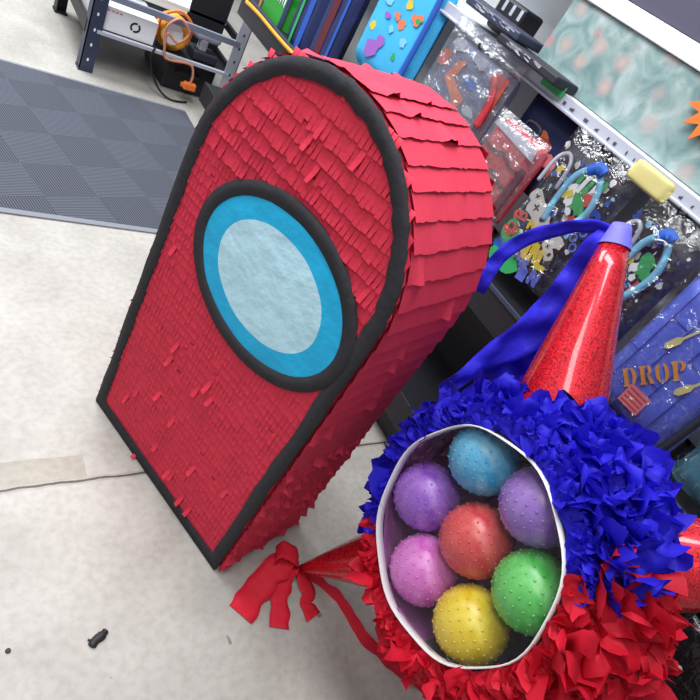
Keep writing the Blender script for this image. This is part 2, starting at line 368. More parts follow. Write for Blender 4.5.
obj('cable', b, 'cord_or', t)
b = BM(); box(b, (1.545, 3.565, .085), (1.625, 3.605, .13), 0, .01); box(b, (1.53, 3.575, .095), (1.55, 3.595, .12), 0, .004); obj('plug', b, 'orange', t)
b = BM(); tube(b, spline([(1.33, 3.60, .26), (1.32, 3.595, .20), (1.35, 3.59, .12), (1.40, 3.58, .05), (1.46, 3.56, .012), (1.52, 3.55, .008), (1.60, 3.58, .008)]), .006, 8)
tag(obj('black_cable', b, 'cord_blk'), 'thin black cable drooping below the lower steel shelf to the floor', 'cable')
t = thing('tool_case', 'black storage case standing on floor under right end of steel shelf', 'case', (1.62, 3.9, 0))
b = BM(); box(b, (1.47, 3.72, 0), (1.79, 4.15, .2), 0, .015); obj('case_body', b, 'blk', t)
b = BM(); tube(b, spline([(1.55, 3.72, .12), (1.55, 3.69, .13), (1.68, 3.69, .13), (1.68, 3.72, .12)]), .008); obj('handle', b, 'dark', t)
b = BM(); tube(b, spline([(1.02, 3.72, .45), (1.05, 3.7, .53), (1.10, 3.75, .5), (1.12, 3.9, .45)]), .035, 12)
t = thing('yellow_pouch', 'yellow and purple soft pouch on upper steel shelf beside front post', 'pouch', (1.0, 4.2, .243))
b2 = BM(); box(b2, (.99, 4.10, .243), (1.12, 4.25, .36), 0, .03); obj('pouch_body', b2, 'yellow', t)
b.free(); b = BM(); box(b, (.99, 4.10, .36), (1.12, 4.25, .39), 0, .012); obj('flap', b, 'purple', t)

# ================================================================ red slab pinata
W, H, HA, D = .651, .899, .352, .326
UYAW = -1.277
ud = V((cos(UYAW), sin(UYAW), 0)); vd = V((-sin(UYAW), cos(UYAW), 0))
fl = V((.580, 1.213, 0))
base = fl + ud*(W/2) + vd*(D/2)
pin = thing('arched_pinata', 'large red crepe-paper pinata with arched top, black edging and a blue oval panel', 'pinata', base, UYAW)
# local frame: x along the face (-W/2..W/2), y depth (-D/2 front), z up
def outline(i, n=48, zb=0.):
    """arched outline inset by i, from bottom left over the top to bottom right"""
    w = W/2-i; L = [V((-w, zb+i+(H-i-zb)*k/16)) for k in range(16)]
    L += [V((-w*cos(pi*k/n), H+(HA-i)*sin(pi*k/n))) for k in range(n+1)]
    L += [V((w, zb+i+(H-i-zb)*k/16)) for k in range(15, -1, -1)]
    return L
def xlim(z):
    if z <= H: return W/2
    if z >= H+HA: return 0
    return W/2*sqrt(max(0, 1-((z-H)/HA)**2))
b = BM(); O = outline(.006)
fr = [b.verts.new((p[0], -D/2+.004, p[1])) for p in O]; bk = [b.verts.new((p[0], D/2-.004, p[1])) for p in O]
b.faces.new(fr); b.faces.new(bk)
for i in range(len(O)):
    j = (i+1) % len(O); b.faces.new((fr[i], fr[j], bk[j], bk[i]))
obj('pinata_core', b, 'red', pin, world=False)
OC = V((.045, .80)); OA, OB = .225, .168; NS = 64
def face_rows(sign):
    b = BM(); z = H+HA-.006; yf = -D/2 if sign < 0 else D/2
    rr = random.Random(3 if sign < 0 else 5)
    while z > .004:
        big = z > .95
        hgt = rr.uniform(.034, .044) if big else rr.uniform(.022, .03)
        zb = max(.002, z-hgt)
        x0 = xlim(zb)-.004
        n = max(1, int(2*x0/.013))
        slope = .02 if sign < 0 else 0
        for k in range(n):
            xa = -x0+2*x0*k/n; xb = -x0+2*x0*(k+1)/n
            fl_ = rr.uniform(.0018, .0034)+(.003*rr.random()+.002 if big else 0)
            if rr.random() < .02+(.05 if big else 0): fl_ += rr.uniform(.006, .016)
            xm = (xa+xb)/2
            if ((xm-OC[0])/(OA+.05))**2+((z-OC[1])/(OB+.055))**2 < 1 or xlim(z)-abs(xm) < .055 or z > H+HA*sqrt(max(0, 1-(xm/(W/2))**2))-.06: fl_ = min(fl_, .0035)
            dz = rr.uniform(-.003, .002)
            if rr.random() < .03: dz += rr.uniform(.004, .012)
            def top(x): return min(z+.006, H+HA*sqrt(max(0, 1-(x/(W/2))**2))-.004) if z+.006 > H else z+.006
            gap = rr.uniform(0, .0006) if rr.random() < .8 else .0015
            zlow = max(.0015, zb+dz)
            zm = (z+zlow)/2
            a = (xa, yf+sign*.0008, max(zm, top(xa))); bb = (xb, yf+sign*.0008, max(zm, top(xb)))
            c = (xb-gap/2, yf+sign*fl_*.45, zm); d = (xa+gap/2, yf+sign*fl_*.45, zm)
            e = (xb-gap, yf+sign*(fl_+rr.uniform(0, .002)), zlow+rr.uniform(-.0015, .0015)); f = (xa+gap, yf+sign*fl_, zlow)
            if zlow < .003: e = (*e[:2], .0015); f = (*f[:2], .0015)
            vs = [b.verts.new(q) for q in (a, bb, c, d, e, f)]
            b.faces.new((vs[0], vs[1], vs[2], vs[3])).smooth = True; b.faces.new((vs[3], vs[2], vs[4], vs[5])).smooth = True
        z = zb
    return b
obj('front_fringe', face_rows(-1), 'red', pin, world=False)
obj('back_fringe', face_rows(1), 'red', pin, world=False)
# fringe strips around the rim of the slab
def side_strips():
    b = BM(); rr = random.Random(11)
    O = outline(0., 80); seg = [0.]
    for p, q in zip(O, O[1:]): seg.append(seg[-1]+(q-p).length)
    T = seg[-1]; mid = T/2
    def at(s):
        s = max(0, min(T, s))
        for i in range(len(O)-1):
            if seg[i+1] >= s: break
        t = (s-seg[i])/max(1e-6, seg[i+1]-seg[i]); p = O[i].lerp(O[i+1], t); d = (O[i+1]-O[i]).normalized()
        return p, V((-d[1], d[0]))      # outward normal
    for sg in (-1, 1):
        s = 0.
        while s < mid-.004:
            low = s > mid-.52
            hgt = rr.uniform(.026, .034) if low else rr.uniform(.044, .056)
            s2 = min(mid-.001, s+hgt)
            n = 30; ph = rr.random()*99; prev = None; torn = 0
            for k in range(n+1):
                y = -D/2+.002+(D-.004)*k/n
                fl_ = .0035+.0022*noise.noise(V((ph, k*.16, 0)))+rr.uniform(0, .0008)
                dn = .004*noise.noise(V((ph, k*.22, 7)))+rr.uniform(-.0015, .0015)
                if low: fl_ += rr.uniform(0, .007); dn += rr.uniform(-.004, .004)
                if torn == 0 and rr.random() < (.12 if low else .03): torn = rr.randint(1, 3)
                if torn: fl_ += rr.uniform(.004, .013); torn -= 1
                (p0, n0), (p1, n1) = at(mid+sg*(s-.006)), at(mid+sg*min(s2+dn, mid-.002)); pm, nm = at(mid+sg*(s+s2)/2)
                def P(p, nn, off): return (p[0]+nn[0]*off, y, max(.0015, p[1]+nn[1]*off))
                cur = [b.verts.new(q) for q in (P(p0, n0, .001), P(pm, nm, .0015+fl_*.35), P(p1, n1, .002+fl_))]
                if prev:
                    for a_ in range(2): b.faces.new((prev[a_], cur[a_], cur[a_+1], prev[a_+1])).smooth = True
                prev = cur if not (low and rr.random() < .3) else [b.verts.new(v.co) for v in cur]
            s = s2
    return b
obj('rim_fringe', side_strips(), 'redside', pin, world=False)
# black paper edging on the face
def closed_band(b, A, B_, y, th, close=True, amp=.0015, mi=0):
    n = len(A); rows = []
    for i in range(n):
        dy = amp*noise.noise(V((i*.7, 1.3, y*9))); 
        rows.append([b.verts.new((A[i][0], y+th, A[i][1])), b.verts.new((A[i][0], y+dy, A[i][1])), b.verts.new(((A[i][0]+B_[i][0])/2, y-.0008+dy*1.5, (A[i][1]+B_[i][1])/2)), b.verts.new((B_[i][0], y-dy, B_[i][1])), b.verts.new((B_[i][0], y+th, B_[i][1]))])
    for i in range(n if close else n-1):
        r, q = rows[i], rows[(i+1) % n]
        for k in range(4):
            f = b.faces.new((r[k], r[k+1], q[k+1], q[k])); f.material_index = mi; f.smooth = True
b = BM(); A = outline(.004, 60); Bn = outline(.038, 60)
rj = random.Random(4)
A = [p+V((rj.uniform(-.002, .002), rj.uniform(-.001, .002))) for p in A]; Bn = [p+V((rj.uniform(-.003, .003), rj.uniform(-.003, .003))) for p in Bn]
# the bottom runs are thinner
closed_band(b, A, Bn, -D/2-.0065, .0065, amp=.001)
obj('black_edging', b, 'black', pin, world=False)
# blue oval panel
def ell(a, c): return [V((OC[0]+a*cos(2*pi*k/NS), OC[1]+c*sin(2*pi*k/NS))) for k in range(NS)]
b = BM(); closed_band(b, ell(OA+.034, OB+.034), ell(OA, OB), -D/2-.0075, .0075, amp=.001); ring = obj('oval_edging', b, 'black', pin, world=False)
b = BM(); cen = b.verts.new((OC[0], -D/2-.010, OC[1])); prev = None
for k_, (s, mi) in enumerate(((.25, 0), (.5, 0), (.74, 0), (.88, 1), (1.01, 1))):
    vs = [b.verts.new((p[0], -D/2-.010+.004*s*s+.002*noise.noise(V((p[0]*14, p[1]*14, 3))), p[1])) for p in ell(OA*s, OB*s)]
    for i in range(NS):
        j = (i+1) % NS
        f = b.faces.new((cen, vs[i], vs[j])) if prev is None else b.faces.new((prev[i], vs[i], vs[j], prev[j]))
        f.material_index = mi; f.smooth = True
    prev = vs
obj('oval_panel', b, ['pale', 'cyan'], pin, world=False)

# ================================================================ star pinata with a window
SC = V((1.121, .236, .648)); SR = .300
SD = (SC-CAM).dot(RF)
star = thing('star_pinata', 'round red and blue tissue pinata with foil cones and a clear window of balls', 'pinata', (SC.x, SC.y, 0))
# window: its middle seen from the camera
vdir = (CAM-SC).normalized(); lft = -RX
wn = (vdir*cos(math.radians(34)) + (lft-lft.dot(vdir)*vdir).normalized()*sin(math.radians(34))).normalized()
WR = .229; WD = sqrt(SR**2-WR**2)
wu = (UP-UP.dot(wn)*wn).normalized(); wr = wu.cross(wn).normalized()     # wu up, wr right (as seen from outside)
WC = SC + wn*WD
def wpt(a, r, d=0.): return WC + r*(cos(a)*wr+sin(a)*wu) + wn*d
# shell
b = BM(); bmesh.ops.create_icosphere(b, subdivisions=5, radius=SR); 
bmesh.ops.delete(b, geom=[f for f in b.faces if f.calc_center_median().dot(wn) > WD-.010], context='FACES')
bmesh.ops.translate(b, vec=SC, verts=b.verts)
for f in b.faces: f.material_index = 0 if (f.calc_center_median()-SC).dot(UP) > .012 else 1
obj('paper_shell', b, ['tblue', 'tred'], star, smooth=True)
# foil lining: crinkled inner shell
b = BM(); bmesh.ops.create_icosphere(b, subdivisions=4, radius=1)
bmesh.ops.delete(b, geom=[f for f in b.faces if f.calc_center_median().dot(wn)*SR > WD-.016], context='FACES')
for v in b.verts: v.co = SC + v.co*(SR-.008-.006*abs(noise.noise(v.co*7)))
for f in b.faces:
    f.smooth = True
    c = f.calc_center_median()-SC
    f.material_index = 1 if (c.dot(wr) < -.14*SR/.35+.03*noise.noise(c*9)) else 0
obj('foil_lining', b, ['card', 'foil'], star)
# white window rim
NW = 72
def octr(a): return WR*(1.0+.012*cos(8*a))
b = BM(); r1 = []
for k in range(NW):
    a = 2*pi*k/NW
    r1.append([b.verts.new(wpt(a, octr(a)+dr, dd)) for dr, dd in ((-.0005, -.018), (-.001, .0015), (.0005, .003), (.0025, .0015), (.0025, -.018))])
for k in range(NW):
    p, q = r1[k], r1[(k+1) % NW]
    for i in range(5): b.faces.new((p[i], p[(i+1) % 5], q[(i+1) % 5], q[i])).smooth = True
obj('window_rim', b, 'white_rim', star)
# clear film, slightly slack
b = BM(); cen = b.verts.new(WC+wn*.002); prev = None
for s in range(1, 13):
    r = s/12; vs = []
    for k in range(NW):
        a = 2*pi*k/NW; p = wpt(a, (octr(a)-.002)*r, 0)
        q = (p-WC); x, y = q.dot(wr), q.dot(wu)
        dd = .004+.004*(1-r)*noise.noise(V((x*9, y*14, 2.)))+.003*(1-r*r)*abs(noise.noise(V((x*4+y*9, y*30-x*22, 5.))))
        vs.append(b.verts.new(p+wn*dd))
    for k in range(NW):
        j = (k+1) % NW
        (b.faces.new((cen, vs[k], vs[j])) if prev is None else b.faces.new((prev[k], vs[k], vs[j], prev[j]))).smooth = True
    prev = vs
obj('window_film', b, 'film', star)
# tissue tufts
CONES = [('up', V((1.307, .639, 1.24))), ('left', V((1.0, .53, .016))), ('right', SC+RX*.68+UP*.0-RF*.30),
         ('low', SC+RX*.43+UP*-.56+RF*.16), ('back', SC+UP*-.45+RF*.575)]
def tufts(name, mname, test, seed, count, size, extra=()):
    b = BM(); rr = random.Random(seed); ga = pi*(3-sqrt(5)); N_ = count
    pts = []
    for i in range(N_):
        z = 1-2*(i+.5)/N_; r = sqrt(1-z*z); n = V((r*cos(ga*i), r*sin(ga*i), z))
        n = (n+V((rr.gauss(0, .02), rr.gauss(0, .03), rr.gauss(0, .03)))).normalized()
        pts.append(n)
    for k in range(110):
        a = 2*pi*k/110+rr.uniform(-.02, .02); pts.append((wpt(a, WR+rr.uniform(.006, .022), -.004)-SC).normalized())
    for n in pts:
        wdot = n.dot(wn)*SR
        if wdot > WD+.002: continue
        if not test(n): continue
        nearrim = wdot > WD-.045
        if any((t-SC).normalized().dot(n) > {'left': .93, 'right': .90}.get(k_, .955) for k_, t in CONES): continue
        p0 = SC + n*(SR-.002)
        ax = n.cross(V((rr.gauss(0, 1), rr.gauss(0, 1), rr.gauss(0, 1)))).normalized(); ay = n.cross(ax)
        for sheet in range(2):
            a = rr.uniform(0, 2*pi); s = size*rr.uniform(.65, 1.25)*(.55 if nearrim else 1)
            e1 = cos(a)*ax+sin(a)*ay; e2 = n.cross(e1)
            lean = rr.uniform(.15, .9)
            if nearrim:
                lean = rr.uniform(.5, 1.)
                # keep clear of the window: lean away from it
                out = (n*wn.dot(n)-wn).normalized(); e1 = (out+.8*e1*rr.uniform(-1, 1)).normalized(); e1 = (e1-e1.dot(n)*n).normalized(); e2 = n.cross(e1)
            dirn = (n*lean+e1*(1-lean*.5)).normalized()
            nu, nv = 6, 8; grid = []
            sd = V((rr.uniform(0, 99), rr.uniform(0, 99), rr.uniform(0, 99)))
            for u in range(nu+1):
                t = u/nu; row = []
                for v in range(nv+1):
                    w = v/nv-.5
                    wid = s*(.30+1.05*sin(pi*(t*.72+.06)))*(1 if u < nu else .8)
                    cup = n*(s*.5*(abs(w)*2)**2*t)+dirn*(-s*.35*(abs(w)*2)**2*t)
                    q = p0+dirn*(s*t*1.05)-n*(s*.28*t*t)+e2*(w*wid)+cup
                    q += s*.30*t*V((noise.noise(sd+V((u*.4, v*.45, 0))), noise.noise(sd+V((u*.4, v*.45, 20))), noise.noise(sd+V((u*.4, v*.45, 40)))))+n*(s*.17*t*sin(v*1.55+sd.x))+e1*(s*.08*t*sin(v*2.1+sd.y))
                    if u == nu: q += dirn*s*rr.uniform(-.06, .06)
                    row.append(b.verts.new(q))
                grid.append(row)
            for u in range(nu):
                for v in range(nv): b.faces.new((grid[u][v], grid[u][v+1], grid[u+1][v+1], grid[u+1][v])).smooth = True
    return obj(name, b, mname, star)
def isblue(n):
    s = n.dot(UP)+.05*noise.noise(n*5)
    up = s > .035
    deep = n.dot(RF) > .42           # the far half swaps colours in panels
    if deep and n.dot(RX) > .35: return not (s > -.12) 
    return up
tufts('blue_tissue_tufts', 'tblue', isblue, 21, 900, .074)
tufts('red_tissue_tufts', 'tred', lambda n: not isblue(n), 22, 700, .084)
# foil cones
def cone(key, tip):
    ax = (tip-SC); L = ax.length; ax.normalize()
    e1 = ax.cross(RF).normalized(); e2 = ax.cross(e1)
    b = BM(); n = 36; rings = []
    base_d, rb = SR-.03, .106; re = .033 if key == 'up' else .008
    td = L*(.93 if key in ('up',) else .985)
    for i in range(9):
        t = i/8; d = base_d+(td-base_d)*t; r = rb+(re-rb)*t
        rings.append([b.verts.new(SC+ax*d+r*(1+.05*sin(3*2*pi*k/n+1)*(1-t)+.02*noise.noise(V((k*.5, i*.6, 1))))*(cos(2*pi*k/n)*e1+sin(2*pi*k/n)*e2)) for k in range(n)])
    for A_, B_ in zip(rings, rings[1:]):
        for k in range(n): b.faces.new((A_[k], A_[(k+1) % n], B_[(k+1) % n], B_[k])).smooth = True
    b.faces.new(rings[-1])
    c = obj('foil_cone', b, 'holo', star)
    # overlapping foil seam
    if key == 'up':
        b = BM(); rs = []
        for i in range(4):
            t = i/3; d = td+(L-td)*t; r = (re+.003)*(1-t*.4)
            rs.append([b.verts.new(SC+ax*d+r*(cos(2*pi*k/16)*e1+sin(2*pi*k/16)*e2)) for k in range(16)])
        for A_, B_ in zip(rs, rs[1:]):
            for k in range(16): b.faces.new((A_[k], A_[(k+1) % 16], B_[(k+1) % 16], B_[k])).smooth = True
        b.faces.new(rs[-1]); sub('tip_wrap', b, 'cap', c)
    return c
cc = {k: cone(k, t) for k, t in CONES}
# blue streamers from the upper cone
tip = CONES[0][1]
b = BM(); ribbon(b, [tip+V((0, 0, -.012)), atx((592, 226), 1.30), atx((560, 229), 1.29), atx((528, 238), 1.27), atx((503, 254), 1.25), atx((489, 272), 1.24), atx((478, 292), 1.24)], [.03, .034, .036, .036, .036, .036, .034], (UP*.6-RX*.8), wav=.010, seed=1.)
sub('blue_streamer', b, 'ribbon', cc['up'], solid=.001)
b = BM(); ribbon(b, [tip+V((0, 0, -.02)), atx((602, 250), 1.31), atx((577, 290), 1.31), atx((545, 322), 1.30), atx((505, 349), 1.27), atx((470, 372), 1.24), atx((440, 392), 1.22)], [.04, .09, .11, .10, .070, .045, .03], (RX*.7-UP*.7), wav=.03, seed=2., cols=6)
sub('blue_streamer', b, 'ribbon', cc['up'], solid=.001)
b = BM(); ribbon(b, [atx((560, 305), 1.335), atx((535, 345), 1.335), atx((508, 368), 1.33), atx((480, 388), 1.32)], [.08, .12, .11, .07], (RX*.7-UP*.7), wav=.04, seed=3., cols=6)
sub('blue_streamer', b, 'ribbon', cc['up'], solid=.001)
# red streamers from the cone that rests on the floor
lt = CONES[1][1]
def gp(px, z): return atz(px, z)
for k, (pts, w) in enumerate([
    ([lt+V((0, 0, .01)), gp((290, 560), .05), gp((272, 572), .035), gp((258, 590), .012), gp((240, 614), .004)], [.03, .065, .075, .075, .08]),
    ([lt+V((0, 0, .01)), gp((290, 568), .035), gp((282, 588), .016), gp((280, 608), .008), gp((279, 628), .004)], [.03, .05, .055, .05, .05]),
    ([lt+V((0, 0, .005)), gp((302, 578), .02), gp((308, 592), .010), gp((306, 604), .006), gp((314, 617), .004)], [.03, .04, .045, .05, .045]),
    ([lt+V((0, 0, .015)), gp((296, 556), .07), gp((284, 548), .08), gp((276, 556), .05), gp((290, 564), .03)], [.03, .05, .06, .05, .04])]):
    b = BM(); dd_ = pts[-1]-pts[0]; ribbon(b, pts, w, V((-dd_.y, dd_.x, 0)).normalized(), wav=.004, seed=4.+k, edge=.014, n=14); sub('red_streamer', b, 'rib_red', cc['left'], solid=.001)
b = BM(); ribbon(b, [lt+V((.01, 0, .004)), gp((328, 592), .004), gp((345, 612), .006), gp((362, 640), .004), gp((385, 660), .008), gp((405, 678), .004), gp((432, 698), .004)], [.03, .045, .05, .05, .05, .05, .05], (RX+UP*.3), wav=.01, seed=9., edge=.008)
sub('red_streamer', b, 'rib_red', cc['left'], solid=.001)

# ---------------------------------------------------------------- the seven balls inside
BALLS = [((489, 462), 'light blue', '#2f9fd2', '#8fd2ea', 'at the top'), ((427, 496), 'purple', '#8a4cc4', '#b88ade', 'at the upper left'),
         ((535, 503), 'lilac', '#8a5cc0', '#b79ad8', 'at the upper right beside the blue tissue'), ((478, 542), 'red', '#cf3a40', '#e0706c', 'in the middle of the seven'),
         ((420, 573), 'pink', '#d264c4', '#e79bdc', 'at the lower left'), ((531, 589), 'green', '#3fb244', '#86d884', 'at the lower right'), ((470, 623), 'yellow', '#d9b90e', '#ecd95a', 'at the bottom')]
BR_ = .0785
PB = []
for (px, cn, *_r) in BALLS:
    d = ray(px); dep = WD-BR_-.006-(.004 if cn == 'red' else 0)
    PB.append(CAM + d*(((SC-CAM).dot(wn)+dep)/d.dot(wn)))
lim = SR-.014-BR_
for it in range(300):
    for i in range(7):
        for j in range(i):
            q = PB[i]-PB[j]; q -= q.dot(wn)*wn; need = 2*BR_+.003
            if q.length < need: PB[i] += q.normalized()*(need-q.length)*.4; PB[j] -= q.normalized()*(need-q.length)*.4
        q = PB[i]-SC; ax_ = q.dot(wn); lat = q-ax_*wn; ml = sqrt(max(0, lim*lim-ax_*ax_))
        if lat.length > ml: PB[i] = SC+wn*ax_+lat*(ml/lat.length)
for i, (px, cn, h1, h2, where) in enumerate(BALLS):
    p = PB[i]
    b = BM(); bmesh.ops.create_icosphere(b, subdivisions=4, radius=BR_)
    ga = pi*(3-sqrt(5))
    for k in range(190):
        z = 1-2*(k+.5)/190; r = sqrt(1-z*z); n = V((r*cos(ga*k), r*sin(ga*k), z))
        e1 = n.cross(V((.3, .5, .8))).normalized(); e2 = n.cross(e1); kr = .0033
        ring = [b.verts.new(n*(BR_-.0008)+kr*(cos(2*pi*j/6)*e1+sin(2*pi*j/6)*e2)) for j in range(6)]
        r2 = [b.verts.new(n*(BR_+.0014)+kr*.65*(cos(2*pi*j/6)*e1+sin(2*pi*j/6)*e2)) for j in range(6)]
        tp = b.verts.new(n*(BR_+.0024))
        for j in range(6):
            b.faces.new((ring[j], ring[(j+1) % 6], r2[(j+1) % 6], r2[j])); b.faces.new((r2[j], r2[(j+1) % 6], tp))
    # inflation valve
    bmesh.ops.rotate(b, cent=(0, 0, 0), matrix=Matrix.Rotation(i*1.1, 3, 'Z') @ Matrix.Rotation(i*.7, 3, 'X'), verts=b.verts)
    bmesh.ops.translate(b, vec=p, verts=b.verts)
    M['ball'+cn] = ballmat(cn.replace(' ', '_')+'_knobby_vinyl', h1, h2)
    o = obj('knobby_ball', b, 'ball'+cn, smooth=True)
    tag(o, f'{cn} knobby ball {where} behind the clear pinata window', 'ball', 'knobby balls inside the pinata window')

# ================================================================ display rack along the right
rk = thing('display_rack', 'long white store rack with black shelf decks holding the hanging backpacks', 'rack', (1.8, 1.3, 0))
YA, YB = -1.0, 3.35
def rbox(nm, lo, hi, m, bev=.003):
    b = BM(); box(b, lo, hi, 0, bev); return obj(nm, b, m, rk)
rbox('back_panel', (1.98, YA, .78), (2.02, YB, 1.62), 'white')
rbox('lower_panel', (1.94, YA, .0), (2.02, YB, .78), 'blk')
rbox('shelf_deck', (1.62, YA, .765), (1.98, YB, .78), 'blk')
rbox('shelf_fascia', (1.60, YA, .67), (1.62, YB, .785), 'blk')
rbox('fascia_trim', (1.594, YA, .772), (1.602, YB, .789), 'steel')
rbox('shelf_deck', (1.58, YA, .235), (1.94, YB, .25), 'blk'); rbox('shelf_fascia', (1.56, YA, .14), (1.58, YB, .255), 'blk')
rbox('kick_plate', (1.64, YA, 0), (1.66, YB, .14), 'blk')
for y in (YA, 1.52, YB-.04): rbox('upright', (1.94, y, 0), (1.98, y+.04, 1.62), 'blk')
rbox('rail_lip', (1.645, YA, 1.296), (1.657, YB, 1.306), 'steel_pale')
rbox('upper_shelf', (1.68, YA, 1.325), (1.98, YB, 1.34), 'white')
rbox('white_shelf_edge', (1.69, YA, 1.565), (1.74, 1.50, 1.615), 'white')
rbox('upper_shelf', (1.74, YA, 1.6), (1.98, YB, 1.615), 'white')
rbox('dark_header', (1.70, YA, 1.617), (1.74, 1.62, 2.15), 'header')
rbox('cross_bar', (1.74, 1.25, 1.385), (1.77, 2.1, 1.40), 'blk')
b = BM(); box(b, (1.655, YA, 1.30), (1.68, YB, 1.34), 0, .003)
rr = random.Random(8)
y = YA+.05
while y < 1.25:
    w = rr.uniform(.004, .018); quad(b, (1.6535, y, 1.312), (1.6535, y+w, 1.312), (1.6535, y+w, 1.312+rr.uniform(.004, .012)), (1.6535, y, 1.322), 1); y += w+rr.uniform(.01, .05)
obj('label_rail', b, ['steel_pale', 'header'], rk)
M['floral'] = floral()
b = BM(); box(b, (1.70, YA, 1.342), (1.715, 1.46, 1.563), 0, .003)
tag(obj('floral_panel', b, 'floral'), 'frosted panel with faded pink flowers and teal leaves above the white label rail', 'panel')
# starburst price card at the right frame edge
cpt = atx((724, 112), 1.685); b = BM(); n = 12; pf = []; pb = []
for k in range(2*n):
    a = pi*k/n+.26; r = .098 if k % 2 == 0 else .060
    pf.append(b.verts.new((1.684, cpt.y+r*cos(a), cpt.z+r*sin(a)))); pb.append(b.verts.new((1.688, cpt.y+r*cos(a), cpt.z+r*sin(a))))
b.faces.new(pf); b.faces.new(pb)
for k in range(2*n): b.faces.new((pf[k], pf[(k+1) % (2*n)], pb[(k+1) % (2*n)], pb[k]))
tag(obj('starburst_card', b, 'orange'), 'orange starburst card stuck on the floral panel at right', 'sign')

# ---------------------------------------------------------------- bags
def bagbody(b, y0, y1, z0, z1, xf, dep, bulge=.02, mi=0, mi_side=None, rnd_=.03):
    """soft cushion-like bag; front faces -x"""
    ny, nz = 12, 14; F = []; Bk = []
    for j in range(nz+1):
        rf, rb = [], []
        for i in range(ny+1):
            u, v = i/ny, j/nz
            eu = (1-abs(2*u-1)**6); ev = (1-abs(2*v-1)**6)
            k = (max(0, eu*ev))**.35
            # rounded corners
            yy = y1+(y0-y1)*u; zz = z0+(z1-z0)*v
            cx = max(0, abs(yy-(y0+y1)/2)-((y1-y0)/2-rnd_)); cz = max(0, abs(zz-(z0+z1)/2)-((z1-z0)/2-rnd_))
            dd = sqrt(cx*cx+cz*cz)
            if dd > rnd_:
                s = rnd_/dd; yy = (y0+y1)/2+math.copysign((y1-y0)/2-rnd_+cx*s, yy-(y0+y1)/2); zz = (z0+z1)/2+math.copysign((z1-z0)/2-rnd_+cz*s, zz-(z0+z1)/2)
            wr_ = .004*noise.noise(V((yy*14, zz*14, xf)))
            rf.append(b.verts.new((xf+dep/2-(dep/2)*k-wr_, yy, zz))); rb.append(b.verts.new((xf+dep/2+dep/2*k, yy, zz)))
        F.append(rf); Bk.append(rb)
    for G in (F, Bk):
        for j in range(nz):
            for i in range(ny): f = b.faces.new((G[j][i], G[j][i+1], G[j+1][i+1], G[j+1][i])); f.smooth = True; f.material_index = mi
    per = [(0, i) for i in range(ny)]+[(j, ny) for j in range(nz)]+[(nz, i) for i in range(ny, 0, -1)]+[(j, 0) for j in range(nz, 0, -1)]
    for a in range(len(per)):
        p, q = per[a], per[(a+1) % len(per)]
        f = b.faces.new((F[p[0]][p[1]], F[q[0]][q[1]], Bk[q[0]][q[1]], Bk[p[0]][p[1]])); f.material_index = mi if mi_side is None else mi_side
class Bag:
    def __init__(s, name, label, cat, group, y0, y1, z0, z1, xf, dep, m, mside=None, art=True):
        s.y0, s.y1, s.z0, s.z1, s.xf, s.dep = y0, y1, z0, z1, xf, dep
        s.t = thing(name, label, cat, (xf+dep/2, (y0+y1)/2, z0), 0, group)
        s.b = BM(); bagbody(s.b, y0, y1, z0, z1, xf, dep, mi_side=1); s.m = [m, mside or m]; s.body = None
        if not art: s.prints([], [])
        b = BM(); yc = (y0+y1)/2; tube(b, spline([(xf+dep*.6, yc+.03, z1-.005), (xf+dep*.6, yc+.028, z1+.03), (xf+dep*.6, yc-.028, z1+.03), (xf+dep*.6, yc-.03, z1-.005)], 6), .006, 8); obj('top_loop', b, 'dark', s.t)
    def P(s, u, v, off=.003): return V((s.xf-off, s.y1+(s.y0-s.y1)*u, s.z0+(s.z1-s.z0)*v))
    def prints(s, shapes, mats, name='printed_art', off=.003):
        for k, (mi, pts) in enumerate(shapes): poly(s.b, [s.P(u, v, off+.00006*k) for u, v in pts], mi+2)
        s.body = obj('bag_body', s.b, s.m+list(mats), s.t); return s.body
    def strap(s, pts, m, w=.03, name='strap', off=.012):
        b = BM(); ribbon(b, [s.P(u, v, off) for u, v in pts], w, V((0, .7, .7)) if False else V((.0, .6, .8)), wav=.003, seed=len(pts)); return obj(name, b, m, s.t, solid=.004)
    def strap_t(s, pts, m, w=.026, off=.012, name='strap'):
        P = spline([s.P(u, v, off) for u, v in pts], 8); b = BM(); rows = []
        for i, p in enumerate(P):
            t = (P[min(i+1, len(P)-1)]-P[max(i-1, 0)]).normalized(); sd = t.cross(V((1, 0, 0))).normalized()
            rows.append([b.verts.new(p+sd*w*k+V((-.004*(1-abs(k)*2), 0, 0))) for k in (-.5, 0, .5)])
        for A_, B_ in zip(rows, rows[1:]):
            for k in range(2): b.faces.new((A_[k], A_[k+1], B_[k+1], B_[k])).smooth = True
        return obj(name, b, m, s.t, solid=.004)
    def sleeve(s, m='clear', mrg=.008, amp=.012, zt=.04, seed=0.):
        b = BM(); n, k_ = 26, 30; G = []
        for j in range(k_+1):
            r = []
            for i in range(n+1):
                y = s.y1+mrg+(s.y0-s.y1-2*mrg)*i/n; z = s.z0-mrg+(s.z1-s.z0+mrg+zt)*j/k_
                e = min(1, min(i, n-i)/4, min(j, k_-j)/4)
                x = s.xf-.018-.004*e+amp*(noise.noise(V((y*17+z*9, z*26, seed)))+.5*noise.noise(V((y*40, z*33-y*20, seed+5))))*(.4+.6*e)
                x = min(x, s.xf-.009) if e > .6 else x+.03*(1-e)
                r.append(b.verts.new((x, y, z)))
            G.append(r)
        for j in range(k_):
            for i in range(n): f = b.faces.new((G[j][i], G[j][i+1], G[j+1][i+1], G[j+1][i])); f.smooth = ((i*7+j*3) % 3 > 0)
        return obj('plastic_sleeve', b, m, s.t)
def rect(u0, v0, u1, v1): return [(u0, v0), (u1, v0), (u1, v1), (u0, v1)]
